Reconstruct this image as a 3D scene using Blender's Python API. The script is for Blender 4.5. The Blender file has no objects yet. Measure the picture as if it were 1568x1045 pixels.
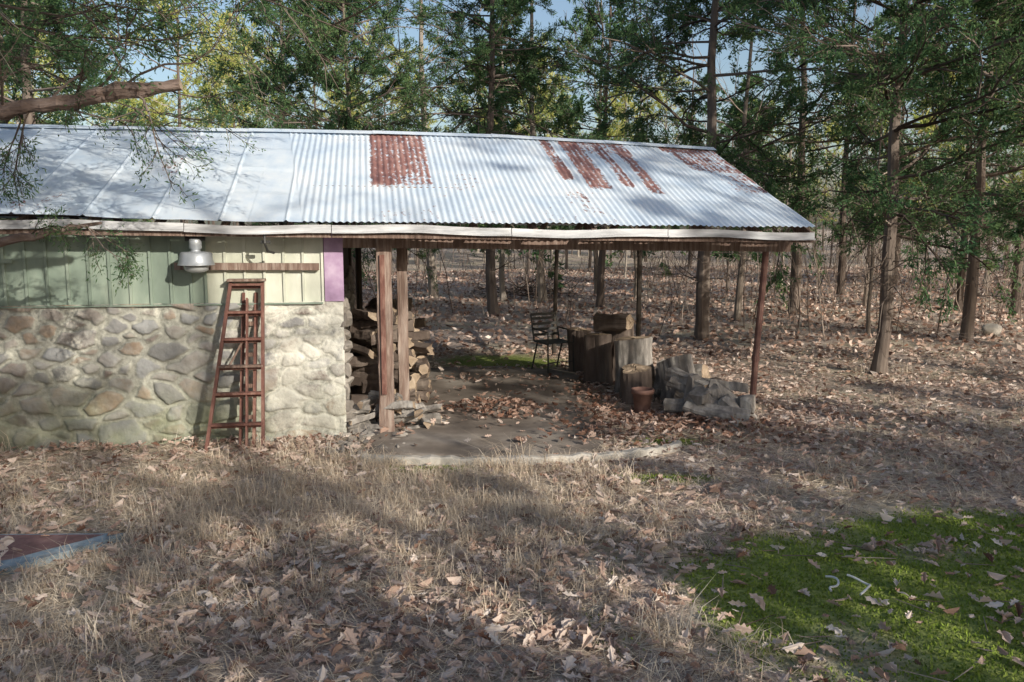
import bpy, math, numpy as np
from mathutils import Vector
PI=math.pi
rng=np.random.default_rng(7)
scene=bpy.context.scene

# ------------------------------------------------------------------ helpers
def hsh(i,j,s):
    v=np.sin(i*127.1+j*311.7+s*74.7)*43758.5453
    return v-np.floor(v)
def vn(x,y,s=0):
    x=np.asarray(x,float);y=np.asarray(y,float)
    xi=np.floor(x);yi=np.floor(y);fx=x-xi;fy=y-yi
    fx=fx*fx*(3-2*fx);fy=fy*fy*(3-2*fy)
    a=hsh(xi,yi,s);b=hsh(xi+1,yi,s);c=hsh(xi,yi+1,s);d=hsh(xi+1,yi+1,s)
    return (a*(1-fx)+b*fx)*(1-fy)+(c*(1-fx)+d*fx)*fy
def fbm(x,y,s=0,o=4):
    r=0;a=.5
    for k in range(o):
        r=r+a*vn(np.asarray(x)*2**k,np.asarray(y)*2**k,s+k*3);a*=.5
    return r
def nrm(v): return v/np.maximum(np.linalg.norm(v,axis=-1,keepdims=True),1e-9)
def ss(e0,e1,x):
    t=np.clip((x-e0)/(e1-e0),0,1);return t*t*(3-2*t)

class MB:
    def __init__(s): s.v=[];s.n=0;s.f=[];s.r=[];s.x=[]
    def add(s,v,f,mat=0,rnd=.5,ext=0.):
        v=np.asarray(v,float).reshape(-1,3);f=np.asarray(f,int)
        if f.ndim==1:f=f[None,:]
        s.f.append((f+s.n,mat));s.v.append(v)
        s.r.append(np.broadcast_to(np.asarray(rnd,float),(len(v),)).copy())
        s.x.append(np.broadcast_to(np.asarray(ext,float),(len(v),)).copy())
        s.n+=len(v)
    def pack(s):
        V=np.concatenate(s.v);R=np.concatenate(s.r);X=np.concatenate(s.x);G={}
        for f,m in s.f: G.setdefault((f.shape[1],m),[]).append(f)
        s.v=[V];s.r=[R];s.x=[X];s.f=[(np.concatenate(v),k[1]) for k,v in G.items()]
        return s
    def merge(s,o,x,y,z,rz,sc,dm=0):
        V=o.v[0]*sc;c,q=math.cos(rz),math.sin(rz)
        V=np.stack([V[:,0]*c-V[:,1]*q+x,V[:,0]*q+V[:,1]*c+y,V[:,2]+z],1)
        s.v.append(V);s.r.append(o.r[0]);s.x.append(o.x[0])
        for f,m in o.f: s.f.append((f+s.n,m+dm))
        s.n+=len(V)
    def mesh(s,name,mats,smooth=False):
        me=bpy.data.meshes.new(name)
        V=np.concatenate(s.v)
        lv=np.concatenate([f.ravel() for f,m in s.f])
        tot=np.concatenate([np.full(len(f),f.shape[1]) for f,m in s.f])
        st=np.concatenate([[0],np.cumsum(tot)[:-1]])
        mi=np.concatenate([np.full(len(f),m) for f,m in s.f])
        me.vertices.add(len(V));me.vertices.foreach_set('co',V.ravel())
        me.loops.add(len(lv));me.loops.foreach_set('vertex_index',lv.astype(np.int32))
        me.polygons.add(len(tot));me.polygons.foreach_set('loop_start',st.astype(np.int32))
        for m in mats: me.materials.append(m)
        me.polygons.foreach_set('material_index',mi.astype(np.int32))
        me.update(calc_edges=True)
        me.polygons.foreach_set('use_smooth',np.full(len(tot),smooth))
        a=me.attributes.new('rnd','FLOAT','POINT');a.data.foreach_set('value',np.concatenate(s.r))
        a=me.attributes.new('ext','FLOAT','POINT');a.data.foreach_set('value',np.concatenate(s.x))
        return me
    def obj(s,name,mats,smooth=False,parent=None,loc=(0,0,0),rz=0):
        return mkobj(name,s.mesh(name,mats,smooth),parent,loc,rz)
def mkobj(name,me,parent=None,loc=(0,0,0),rz=0,sc=1):
    o=bpy.data.objects.new(name,me);scene.collection.objects.link(o)
    o.location=loc;o.rotation_euler=(0,0,rz);o.scale=(sc,sc,sc) if not isinstance(sc,tuple) else sc
    if parent:o.parent=parent
    return o
def empty(name,loc=(0,0,0),rz=0):
    return mkobj(name,None,None,loc,rz)

def segs(B,p0,p1,r0,r1,k=3,mat=0,rnd=.5):
    p0=np.atleast_2d(p0);p1=np.atleast_2d(p1);N=len(p0)
    r0=np.broadcast_to(r0,(N,));r1=np.broadcast_to(r1,(N,))
    d=nrm(p1-p0);ref=np.where(np.abs(d[:,2:3])>.9,[[1.,0,0]],[[0,0,1.]])
    u=nrm(np.cross(d,ref));w=np.cross(d,u)
    an=np.arange(k)*2*PI/k
    ring=np.cos(an)[None,:,None]*u[:,None]+np.sin(an)[None,:,None]*w[:,None]
    V=np.stack([p0[:,None]+ring*r0[:,None,None],p1[:,None]+ring*r1[:,None,None]],1)
    base=(np.arange(N)*2*k)[:,None,None];j=np.arange(k);j2=(j+1)%k
    F=np.stack([j,j2,j2+k,j+k],-1)[None]+base
    rr=np.repeat(np.broadcast_to(rnd,(N,)),2*k)
    B.add(V.reshape(-1,3),F.reshape(-1,4),mat,rr)
def tube(B,pts,rad,k=8,mat=0,rnd=.5,cap=None,rough=0,seed=0):
    pts=np.asarray(pts,float);n=len(pts);rad=np.broadcast_to(rad,(n,))
    d=nrm(np.gradient(pts,axis=0));m=nrm(pts[-1]-pts[0])
    ref=np.array([1.,0,0]) if abs(m[2])>.8 else np.array([0,0,1.])
    u=nrm(np.cross(d,ref));w=np.cross(d,u)
    an=np.arange(k)*2*PI/k
    R=rad[:,None]*np.ones(k)
    if rough: R=R*(1+rough*(vn(np.arange(k)[None]*1.3+np.zeros((n,1)),np.arange(n)[:,None]*.35,seed)*2-1)+.5*rough*(hsh(np.arange(k)[None],np.arange(n)[:,None],seed)-.5))
    V=pts[:,None]+R[...,None]*(np.cos(an)[None,:,None]*u[:,None]+np.sin(an)[None,:,None]*w[:,None])
    j=np.arange(k);j2=(j+1)%k
    F=(np.stack([j,j2,j2+k,j+k],-1)[None]+(np.arange(n-1)*k)[:,None,None]).reshape(-1,4)
    B.add(V.reshape(-1,3),F,mat,rnd)
    if cap is not None:
        B.add(V[-1],np.arange(k)[::1],cap,rnd);B.add(V[0],np.arange(k)[::-1],cap,rnd)
def resamp(pts,rad,n,wob,seed):
    pts=np.asarray(pts,float);t=np.linspace(0,len(pts)-1,n);i=np.arange(len(pts))
    g=np.random.default_rng(seed)
    P=np.stack([np.interp(t,i,pts[:,k]) for k in range(3)],1)
    P=P+g.normal(size=P.shape)*wob*np.sin(np.linspace(0,PI,n))[:,None]
    return P,np.interp(t,i,rad)*(1+g.normal(size=n)*.07)
def beam(B,p0,p1,w,h,mat=0,rnd=.5,up=(0,0,1)):
    p0=np.array(p0,float);p1=np.array(p1,float);d=nrm(p1-p0);up=np.array(up,float)
    if abs(np.dot(d,up))>.95: up=np.array([0,1.,0])
    s=nrm(np.cross(d,up));t=np.cross(s,d)
    V=[]
    for p in(p0,p1):
        for a,b in((-1,-1),(1,-1),(1,1),(-1,1)): V.append(p+s*w/2*a+t*h/2*b)
    B.add(V,[[0,1,2,3],[7,6,5,4],[0,4,5,1],[1,5,6,2],[2,6,7,3],[3,7,4,0]],mat,rnd)
def rhombs(B,c,d,L,W,mat=0,rnd=.5):
    d=nrm(d);w=nrm(np.cross(d,rng.normal(size=d.shape)))*W[:,None]
    V=np.stack([c,c+d*(L*.45)[:,None]+w,c+d*L[:,None],c+d*(L*.45)[:,None]-w],1)
    F=np.arange(len(c)*4).reshape(-1,4)
    B.add(V.reshape(-1,3),F,mat,np.repeat(np.broadcast_to(rnd,(len(c),)),4))
def rock(B,c,dim,seed,mat=0,nu=14,nv=9,rnd=None,ang=0,amp=.35,cut=.72):
    r=np.random.default_rng(seed)
    th=np.linspace(0,PI,nv)[:,None];ph=(np.arange(nu)*2*PI/nu)[None]
    P=np.stack([np.sin(th)*np.cos(ph),np.sin(th)*np.sin(ph),np.cos(th)+0*ph],-1)
    P=np.sign(P)*np.abs(P)**.75
    f=1+amp*(fbm(P[...,0]*1.6+seed,P[...,1]*1.6+P[...,2]*2.1,seed)-.45)
    P=P*f[...,None]
    for k in range(7):
        n=nrm(r.normal(size=3));dd=P@n;ex=np.maximum(dd-cut,0);P=P-ex[...,None]*n
    P=P*np.array(dim)/2
    ca,sa=math.cos(ang),math.sin(ang)
    P=np.stack([P[...,0]*ca-P[...,1]*sa,P[...,0]*sa+P[...,1]*ca,P[...,2]],-1)+np.array(c)
    j=np.arange(nu);j2=(j+1)%nu
    F=(np.stack([j,j+nu,j2+nu,j2],-1)[None]+(np.arange(nv-1)*nu)[:,None,None]).reshape(-1,4)
    B.add(P.reshape(-1,3),F,mat,r.random() if rnd is None else rnd)
def lathe(B,prof,c,k=24,mat=0,rnd=.5):
    prof=np.array(prof);an=np.arange(k)*2*PI/k;n=len(prof)
    V=np.stack([prof[:,0:1]*np.cos(an),prof[:,0:1]*np.sin(an),prof[:,1:2]+0*an[None]],-1)+np.array(c)
    j=np.arange(k);j2=(j+1)%k
    F=(np.stack([j,j2,j2+k,j+k],-1)[None]+(np.arange(n-1)*k)[:,None,None]).reshape(-1,4)
    B.add(V.reshape(-1,3),F,mat,rnd)

# ------------------------------------------------------------------ materials
def newmat(name):
    m=bpy.data.materials.new(name);m.use_nodes=True;nt=m.node_tree
    return m,nt,nt.nodes['Principled BSDF']
def nd(nt,t,**k):
    n=nt.nodes.new(t)
    for a,b in k.items(): setattr(n,a,b)
    return n
def mth(nt,op,a,b=None,clamp=False):
    n=nd(nt,'ShaderNodeMath',operation=op);n.use_clamp=clamp
    for i,x in enumerate((a,b)):
        if x is None: continue
        if isinstance(x,(int,float)): n.inputs[i].default_value=x
        else: nt.links.new(x,n.inputs[i])
    return n.outputs[0]
def noise(nt,scale,detail=5,stretch=None,coord='Object',rough=.6):
    tc=nd(nt,'ShaderNodeTexCoord');src=tc.outputs[coord]
    if stretch:
        mp=nd(nt,'ShaderNodeMapping');mp.inputs['Scale'].default_value=stretch
        nt.links.new(src,mp.inputs[0]);src=mp.outputs[0]
    n=nd(nt,'ShaderNodeTexNoise');n.inputs['Scale'].default_value=scale
    n.inputs['Detail'].default_value=detail;n.inputs['Roughness'].default_value=rough
    nt.links.new(src,n.inputs['Vector']);return n.outputs[0]
def ramp(nt,fac,cols,pos=None):
    n=nd(nt,'ShaderNodeValToRGB');e=n.color_ramp.elements
    while len(e)<len(cols): e.new(.5)
    for i,c in enumerate(cols):
        e[i].position=pos[i] if pos else i/(len(cols)-1);e[i].color=(*c,1)
    nt.links.new(fac,n.inputs[0]);return n.outputs[0]
def mix(nt,f,a,b):
    n=nd(nt,'ShaderNodeMix',data_type='RGBA')
    for i,x in((0,f),(6,a),(7,b)):
        if isinstance(x,(int,float)): n.inputs[i].default_value=x
        elif isinstance(x,tuple): n.inputs[i].default_value=(*x,1)
        else: nt.links.new(x,n.inputs[i])
    return n.outputs[2]
def attr(nt,name):
    return nd(nt,'ShaderNodeAttribute',attribute_name=name).outputs['Fac']
def bump(nt,bs,h,s,d=.02):
    b=nd(nt,'ShaderNodeBump');b.inputs['Strength'].default_value=s;b.inputs['Distance'].default_value=d
    nt.links.new(h,b.inputs['Height']);nt.links.new(b.outputs[0],bs.inputs['Normal'])
def M(name,cols,scale=6,wn=.6,wr=.4,rough=.85,bmp=.5,stretch=None,metal=0,trans=0,detail=5,contrast=1.6):
    m,nt,bs=newmat(name)
    if trans and wn==0: f=attr(nt,'rnd')
    else:
        n=noise(nt,scale,detail,stretch)
        nn=mth(nt,'ADD',mth(nt,'MULTIPLY',mth(nt,'SUBTRACT',n,.5),contrast),.5)
        f=mth(nt,'ADD',mth(nt,'MULTIPLY',nn,wn),mth(nt,'MULTIPLY',attr(nt,'rnd'),wr),True)
    c=ramp(nt,f,cols);nt.links.new(c,bs.inputs['Base Color'])
    bs.inputs['Roughness'].default_value=rough;bs.inputs['Metallic'].default_value=metal
    if bmp: bump(nt,bs,n,bmp)
    if trans:
        out=nt.nodes['Material Output']
        df=nd(nt,'ShaderNodeBsdfDiffuse');nt.links.new(c,df.inputs[0])
        if trans>0:
            t=nd(nt,'ShaderNodeBsdfTranslucent');nt.links.new(c,t.inputs[0])
            mx=nd(nt,'ShaderNodeMixShader');mx.inputs[0].default_value=trans
            nt.links.new(df.outputs[0],mx.inputs[1]);nt.links.new(t.outputs[0],mx.inputs[2])
            nt.links.new(mx.outputs[0],out.inputs[0])
        else: nt.links.new(df.outputs[0],out.inputs[0])
        nt.nodes.remove(bs)
    return m
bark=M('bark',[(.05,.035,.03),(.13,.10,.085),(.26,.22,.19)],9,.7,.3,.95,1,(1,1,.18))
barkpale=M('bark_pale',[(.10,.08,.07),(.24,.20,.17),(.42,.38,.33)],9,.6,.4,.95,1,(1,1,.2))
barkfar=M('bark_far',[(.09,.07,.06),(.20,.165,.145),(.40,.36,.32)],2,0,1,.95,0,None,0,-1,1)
limbbark=M('limb_bark',[(.07,.045,.035),(.17,.12,.10),(.34,.27,.24)],22,.8,.2,.95,1,(.25,1,1))
twig=M('twig',[(.10,.075,.065),(.24,.19,.16),(.40,.34,.30)],3,0,1,.9,0,None,0,-1,1)
twigd=M('twig_dark',[(.05,.038,.032),(.12,.095,.08),(.24,.20,.18)],3,0,1,.9,0,None,0,-1,1)
cedarleaf=M('cedar_foliage',[(.035,.08,.05),(.07,.14,.07),(.13,.21,.09),(.28,.31,.13)],.9,.45,.55,.8,0,None,0,.35,2,2.2)
pineleaf=M('sunlit_pine_foliage',[(.18,.25,.07),(.38,.44,.13),(.58,.58,.21),(.66,.58,.27)],.7,0,1,.8,0,None,0,.45,2,2)  # sunlight on the distant crowns is put into this bright yellow-green
deadleaf=M('oak_leaf_dry',[(.20,.11,.08),(.42,.29,.235),(.60,.48,.42),(.78,.69,.63)],3,0,1,.7,0,None,0,.15,2)
straw=M('dry_grass_blade',[(.48,.38,.28),(.68,.57,.45),(.82,.74,.62)],2,0,1,.8,0,None,0,.25,2)
mossb=M('moss_blade',[(.09,.12,.025),(.20,.28,.05),(.34,.40,.10)],2,.5,.5,.9,0,None,0,-1,2)
oldwood=M('weathered_wood',[(.07,.045,.035),(.20,.135,.11),(.40,.33,.29)],26,.75,.25,.85,.8,(1,1,.10),0,0,6,2.4)
redwood=M('red_painted_wood',[(.07,.032,.027),(.16,.07,.055),(.32,.20,.16)],18,.75,.25,.8,.5,(1,1,.3),0,0,6,2.2)
cutwood=M('cut_wood',[(.16,.12,.09),(.34,.26,.19),(.56,.46,.36)],12,.6,.4,.85,.5)
greywood=M('grey_wood',[(.08,.075,.07),(.24,.22,.205),(.54,.51,.47)],11,.75,.25,.95,1,(1,1,.3),0,0,6,2.4)
whitepaint=M('white_fascia_paint',[(.20,.20,.21),(.50,.51,.54),(.78,.79,.81)],5,.8,.2,.6,.15,(.4,1,3),0,0,6,2.6)
greenside=M('green_siding',[(.13,.17,.145),(.22,.28,.235),(.37,.43,.36)],3,.7,.3,.55,.15,(1,1,.4),0,0,6,2.2)
creamside=M('cream_siding',[(.34,.36,.29),(.54,.56,.48),(.76,.77,.70)],3,.7,.3,.6,.15,(1,1,.4),0,0,6,2.2)
pink=M('purple_paint',[(.24,.15,.26),(.40,.27,.43),(.56,.45,.59)],5,.8,.2,.6,.1,None,0,0,6,2.2)
galv=M('galvanised_metal',[(.28,.31,.34),(.45,.48,.52),(.62,.65,.70)],8,.7,.3,.4,.05,None,.4)
rust=M('rusty_steel',[(.08,.04,.035),(.17,.085,.07),(.30,.19,.15)],8,.7,.3,.8,.3,None,.1)
blackm=M('black_metal',[(.015,.015,.016),(.04,.04,.04),(.07,.065,.06)],8,.7,.3,.5,.1)
clay=M('terracotta',[(.10,.055,.045),(.20,.11,.09),(.30,.19,.15)],7,.7,.3,.85,.2)
stonem=M('field_stone',[(.10,.09,.085),(.25,.225,.205),(.46,.43,.39)],7,.5,.5,.9,.9)
bluepaint=M('pale_blue_paint',[(.12,.15,.17),(.30,.38,.44),(.50,.58,.62)],9,.8,.2,.8,.3,None,0,0,6,2.4)
redslab=M('red_slab_paint',[(.12,.065,.065),(.23,.125,.12),(.38,.25,.23)],6,.8,.2,.75,.3,None,0,0,6,2.4)
glass=M('lamp_glass',[(.25,.27,.28),(.4,.42,.43),(.5,.5,.5)],6,.8,.2,.15,0)
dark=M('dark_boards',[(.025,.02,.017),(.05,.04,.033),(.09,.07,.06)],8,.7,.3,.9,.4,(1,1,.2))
conc=M('concrete',[(.09,.072,.058),(.20,.168,.143),(.40,.36,.32)],1.6,.9,.1,.9,.5,None,0,0,8,2.4)
concpale=M('concrete_pale',[(.28,.26,.23),(.46,.43,.39),(.62,.59,.55)],5,.9,.1,.9,.5,None,0,0,7,2.0)
whitem=M('white_plastic',[(.6,.6,.6),(.75,.75,.75),(.8,.8,.8)],5,.8,.2,.4,0)

def roofmat(name):
    m,nt,bs=newmat(name)
    n1=noise(nt,1.3,6);n2=noise(nt,9,5,(1,.15,1));n3=noise(nt,26,4,(1,.35,1))
    f=mth(nt,'ADD',mth(nt,'MULTIPLY',n1,.7),mth(nt,'MULTIPLY',n2,.4))
    base=ramp(nt,f,[(.50,.62,.77),(.68,.77,.87),(.85,.89,.92)],[.35,.55,.78])
    r=mth(nt,'ADD',attr(nt,'ext'),mth(nt,'MULTIPLY',mth(nt,'SUBTRACT',n3,.5),1.5))
    r=mth(nt,'ADD',r,mth(nt,'MULTIPLY',mth(nt,'SUBTRACT',n1,.5),1.2))
    rm=ramp(nt,r,[(0,0,0),(1,1,1)],[.38,.60])
    rc=ramp(nt,n2,[(.15,.07,.07),(.28,.14,.125),(.44,.28,.25)],[.3,.5,.7])
    nt.links.new(mix(nt,rm,base,rc),bs.inputs['Base Color'])
    mt=mth(nt,'MULTIPLY',mth(nt,'SUBTRACT',1.,rm),.08);nt.links.new(mt,bs.inputs['Metallic'])
    nt.links.new(mth(nt,'ADD',mth(nt,'MULTIPLY',rm,.35),.42),bs.inputs['Roughness'])
    bump(nt,bs,n1,.12,.03)
    return m
roofm=roofmat('corrugated_roof_metal')

def stonewallmat():
    m,nt,bs=newmat('whitewashed_field_stone')
    cell=attr(nt,'rnd');ed=attr(nt,'ext')
    n1=noise(nt,2.3,6);n2=noise(nt,20,6);n3=noise(nt,6,5)
    c=ramp(nt,mth(nt,'ADD',mth(nt,'MULTIPLY',cell,.8),mth(nt,'MULTIPLY',n3,.28)),
      [(.09,.09,.10),(.19,.19,.205),(.33,.345,.37),(.30,.20,.13),(.42,.41,.39),(.14,.09,.08),(.46,.46,.46)],[.05,.22,.4,.56,.66,.8,.95])
    c=mix(nt,.5,c,mix(nt,n2,c,(.38,.37,.36)))
    mort=ramp(nt,n2,[(.24,.24,.22),(.48,.475,.43)],[.3,.7])
    c=mix(nt,ramp(nt,mth(nt,'ADD',ed,mth(nt,'MULTIPLY',mth(nt,'SUBTRACT',n3,.5),.9)),[(0,0,0),(1,1,1)],[.35,.75]),mort,c)
    ww=attr(nt,'ww')
    wm=mth(nt,'ADD',ww,mth(nt,'MULTIPLY',mth(nt,'SUBTRACT',n1,.5),1.9))
    wm=ramp(nt,mth(nt,'ADD',wm,mth(nt,'MULTIPLY',mth(nt,'SUBTRACT',n2,.5),.9)),[(0,0,0),(1,1,1)],[.35,.75])
    c=mix(nt,mth(nt,'MULTIPLY',wm,.85),c,(.70,.685,.63))
    gr=attr(nt,'gr')
    gm=mth(nt,'MULTIPLY',gr,mth(nt,'ADD',mth(nt,'MULTIPLY',n1,1.8),-.35,True),True)
    c=mix(nt,gm,c,(.20,.22,.13))
    nt.links.new(c,bs.inputs['Base Color']);bs.inputs['Roughness'].default_value=.9
    bump(nt,bs,n2,.8,.015)
    return m
stonewm=stonewallmat()

MOSS=[(2.25,4.85,1.35,1.0),(3.3,4.8,1.6,1.2),(2.7,4.2,1.4,.9),(3.4,5.9,1.1,.5),(-.1,13.6,1.1,.8),(1.5,8.5,.35,.12),(1.3,7.2,.4,.15),(-.9,7.5,.4,.12)]
def mossmask(x,y):
    m=np.zeros_like(x)
    w=(fbm(x*2.2,y*2.2,5)-.47)*1.3
    for cx,cy,rx,ry in MOSS:
        d=np.sqrt(((x-cx)/rx)**2+((y-cy)/ry)**2);m=np.maximum(m,1-ss(.6,1.3,d+w))
    return m
def groundh(x,y):
    r=np.sqrt(x*x+(y-9)**2)
    h=(fbm(x*.35,y*.35,11)-.47)*.12*ss(2,9,r)+(fbm(x*.08,y*.08,17)-.47)*1.0*ss(16,45,r)
    return h+(fbm(x*2.5,y*2.5,19)-.47)*.035

def groundmat():
    m,nt,bs=newmat('leaf_litter_soil')
    n1=noise(nt,.5,4);n2=noise(nt,14,5);n3=noise(nt,45,3)
    f=mth(nt,'ADD',mth(nt,'MULTIPLY',n2,.65),mth(nt,'MULTIPLY',n3,.35))
    c=ramp(nt,f,[(.13,.10,.08),(.34,.265,.225),(.54,.45,.39),(.68,.60,.53)],[.3,.45,.58,.75])
    c2=ramp(nt,f,[(.20,.17,.12),(.46,.39,.30),(.66,.59,.48)],[.3,.5,.75])
    c=mix(nt,ramp(nt,n1,[(0,0,0),(1,1,1)],[.45,.6]),c,c2)
    mc=ramp(nt,f,[(.08,.11,.02),(.20,.26,.05),(.34,.38,.11)],[.3,.5,.75])
    mm=mth(nt,'MULTIPLY',attr(nt,'ext'),.9)
    c=mix(nt,mm,c,mc)
    nt.links.new(c,bs.inputs['Base Color']);bs.inputs['Roughness'].default_value=.95
    bs.inputs['Specular IOR Level'].default_value=.1
    bump(nt,bs,f,1,.05);return m

# ------------------------------------------------------------------ ground
def ground():
    n=420;t=np.linspace(-1,1,n);g=np.sinh(t*5.2)/np.sinh(5.2)*450
    X,Y=np.meshgrid(g,g+7);Z=groundh(X,Y)
    V=np.stack([X,Y,Z],-1).reshape(-1,3)
    i,j=np.meshgrid(np.arange(n-1),np.arange(n-1));q=j*n+i
    F=np.stack([q,q+1,q+n+1,q+n],-1).reshape(-1,4)
    B=MB();B.add(V,F,0,.5,mossmask(X,Y).ravel());B.obj('ground',[groundmat()],True)
ground()

# ------------------------------------------------------------------ building frame
O=np.array([-1.93,8.66]);TH=math.radians(9.5);CA,SA=math.cos(TH),math.sin(TH)
def toL(x,y):
    dx=x-O[0];dy=y-O[1];return dx*CA+dy*SA,-dx*SA+dy*CA
shed=empty('stone_shed',(O[0],O[1],0),TH)
def zE(a): return 2.234-.0132*a
def zR(a): return 3.38-.14*np.clip((a-1.5)/3.7,0,1)**1.2
BE,BR=-.36,2.56

def roof():
    for side in(0,1):
        B=MB()
        a0,a1=-7.2,5.2
        a=np.arange(a0,a1,.068/8);s=np.linspace(0,1,70)
        A,S=np.meshgrid(a,s)
        corr=.5+.5*np.cos(A/.068*2*PI)
        ph=np.abs(((A+.03*S)%.61)-.305);crimp=np.maximum(0,1-ph/.022)
        left=A<(-.15-.35*S)
        Z=np.where(left,crimp*.018,corr*.013)
        if side==0: Bb=BE+S*(BR-BE)
        else: Bb=5.5+S*(BR-5.5)
        zz=zE(A)+(zR(A)-zE(A))*S
        sheet=np.floor(A/.66)
        sag=(fbm(A*.8,S*1.5,3)-.47)*.06+.008*((S*2%1)<.5)+.006*hsh(sheet,sheet*0+np.floor(S*2),4)
        zz=zz+Z+sag
        if side==0: Bb=Bb-(1-S)**8*((fbm(A*1.1,A*0,9)-.45)*.08+.03*hsh(sheet,sheet*0,8))
        R=np.zeros_like(A)
        def rect(x0,x1,s0,s1,k=1.):
            e=.03
            return k*ss(x0-e,x0+e,A)*(1-ss(x1-e,x1+e,A))*ss(s0-e,s0+e,S)*(1-ss(s1-e,s1+e,S))
        if side==0:
            for q in[(.50,1.20,.36,1.0,.66),(.74,1.0,.62,1.0,.74),(.52,.75,.36,1.0,.76),(2.72,2.86,.45,1,.66),(2.98,3.26,.36,1,.74),(3.4,3.56,.4,.98,.68),(3.68,3.86,.33,.98,.7),
              (3.0,3.9,.8,1,.5),(4.5,5.2,.62,1,.62),(4.75,5.2,.36,.62,.5),(4.4,5.1,.9,1,.7),(-6.4,-4.1,.72,.95,.5),(1.2,5.1,.49,.51,.28)]:
                R=np.maximum(R,rect(*q))
            R=np.maximum(R,.25*(fbm(A*1.5,S*1.2,21)>.62))
            R=np.where(left,R,R*(.76+.36*corr))
        V=np.stack([A,Bb,zz],-1).reshape(-1,3);n=len(a)
        i,j=np.meshgrid(np.arange(n-1),np.arange(len(s)-1));q=j*n+i
        F=np.stack([q,q+1,q+n+1,q+n],-1).reshape(-1,4)
        B.add(V,F,0,.5,R.ravel())
        B.obj('roof_front' if side==0 else 'roof_back',[roofm],True,shed)
    B=MB()
    for a in np.arange(-7.2,5.1,1.55):
        b=min(a+1.6,5.22)
        for sg in(-1,1):
            za,zb=zR(a)+.04,zR(b)+.035
            V=[(a,BR,za),(b,BR,zb),(b,BR+sg*.13,zb-.052),(a,BR+sg*.13,za-.052)]
            B.add(V,[0,1,2,3],0,.4,.15)
    B.obj('ridge_cap',[roofm],False,shed)
    B=MB()
    for a in np.arange(-7,5.2,.61):
        a=min(a,5.05)
        beam(B,(a,BE+.06,zE(a)-.09),(a,BR,zR(a)-.1),.045,.1,0,rng.random())
        beam(B,(a,5.45,zE(a)-.09),(a,BR,zR(a)-.1),.045,.1,0,rng.random())
    for s in(.08,.36,.64,.92):
        for b0,b1 in((BE,BR),(5.5,BR)):
            b=b0+s*(b1-b0)
            for (x0,x1) in((-7.1,1.5),(1.5,5.15)):
                beam(B,(x0,b,zE(x0)+(zR(x0)-zE(x0))*s-.035),(x1,b,zE(x1)+(zR(x1)-zE(x1))*s-.035),.09,.03,0,rng.random())
    beam(B,(.2,0.04,zE(0)-.2),(5.1,.04,zE(5.1)-.2),.09,.12,0,.5)
    beam(B,(.2,5.2,zE(0)-.16),(5.1,5.2,zE(5.1)-.16),.09,.12,0,.5)
    B.obj('rafters',[oldwood],False,shed)
    B=MB()
    xs=[-7.2,-4.3,-1.25,.12,1.9,3.55,5.2]
    for k in range(6):
        x0,x1=xs[k],xs[k+1]-.008
        dz=rng.uniform(-.012,.008)
        nn=6
        def w_(u): return .012*math.sin(u*2.1)+.006*math.sin(u*5.3+k)
        for q in range(nn):
            u0=x0+(x1-x0)*q/nn;u1=x0+(x1-x0)*(q+1)/nn
            beam(B,(u0,BE+.03,zE(u0)-.07+dz+w_(u0)),(u1,BE+.03,zE(u1)-.07+dz+w_(u1)),.025,.075,0,.3+.4*hsh(k,3,1))
            beam(B,(u0,BE+.002,zE(u0)-.104+dz+w_(u0)),(u1,BE+.002,zE(u1)-.104+dz+w_(u1)),.022,.016,0,.5)
        beam(B,(x0,BE+.055,zE(x0)-.13),(x1,BE+.055,zE(x1)-.13),.03,.045,1,rng.random())
    B.obj('fascia',[whitepaint,oldwood],False,shed)
    B=MB()
    beam(B,(5.16,BE+.05,zE(5.2)-.09),(5.16,BR,zR(5.2)-.09),.03,.12,0,.4)
    beam(B,(5.16,5.45,zE(5.2)-.09),(5.16,BR+.01,zR(5.2)-.09),.03,.12,0,.6)
    beam(B,(5.1,.0,zE(5)-.13),(5.1,5.2,zE(5)-.13),.05,.1,0,.6)
    B.obj('rake_boards',[oldwood],False,shed)
roof()

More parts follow.
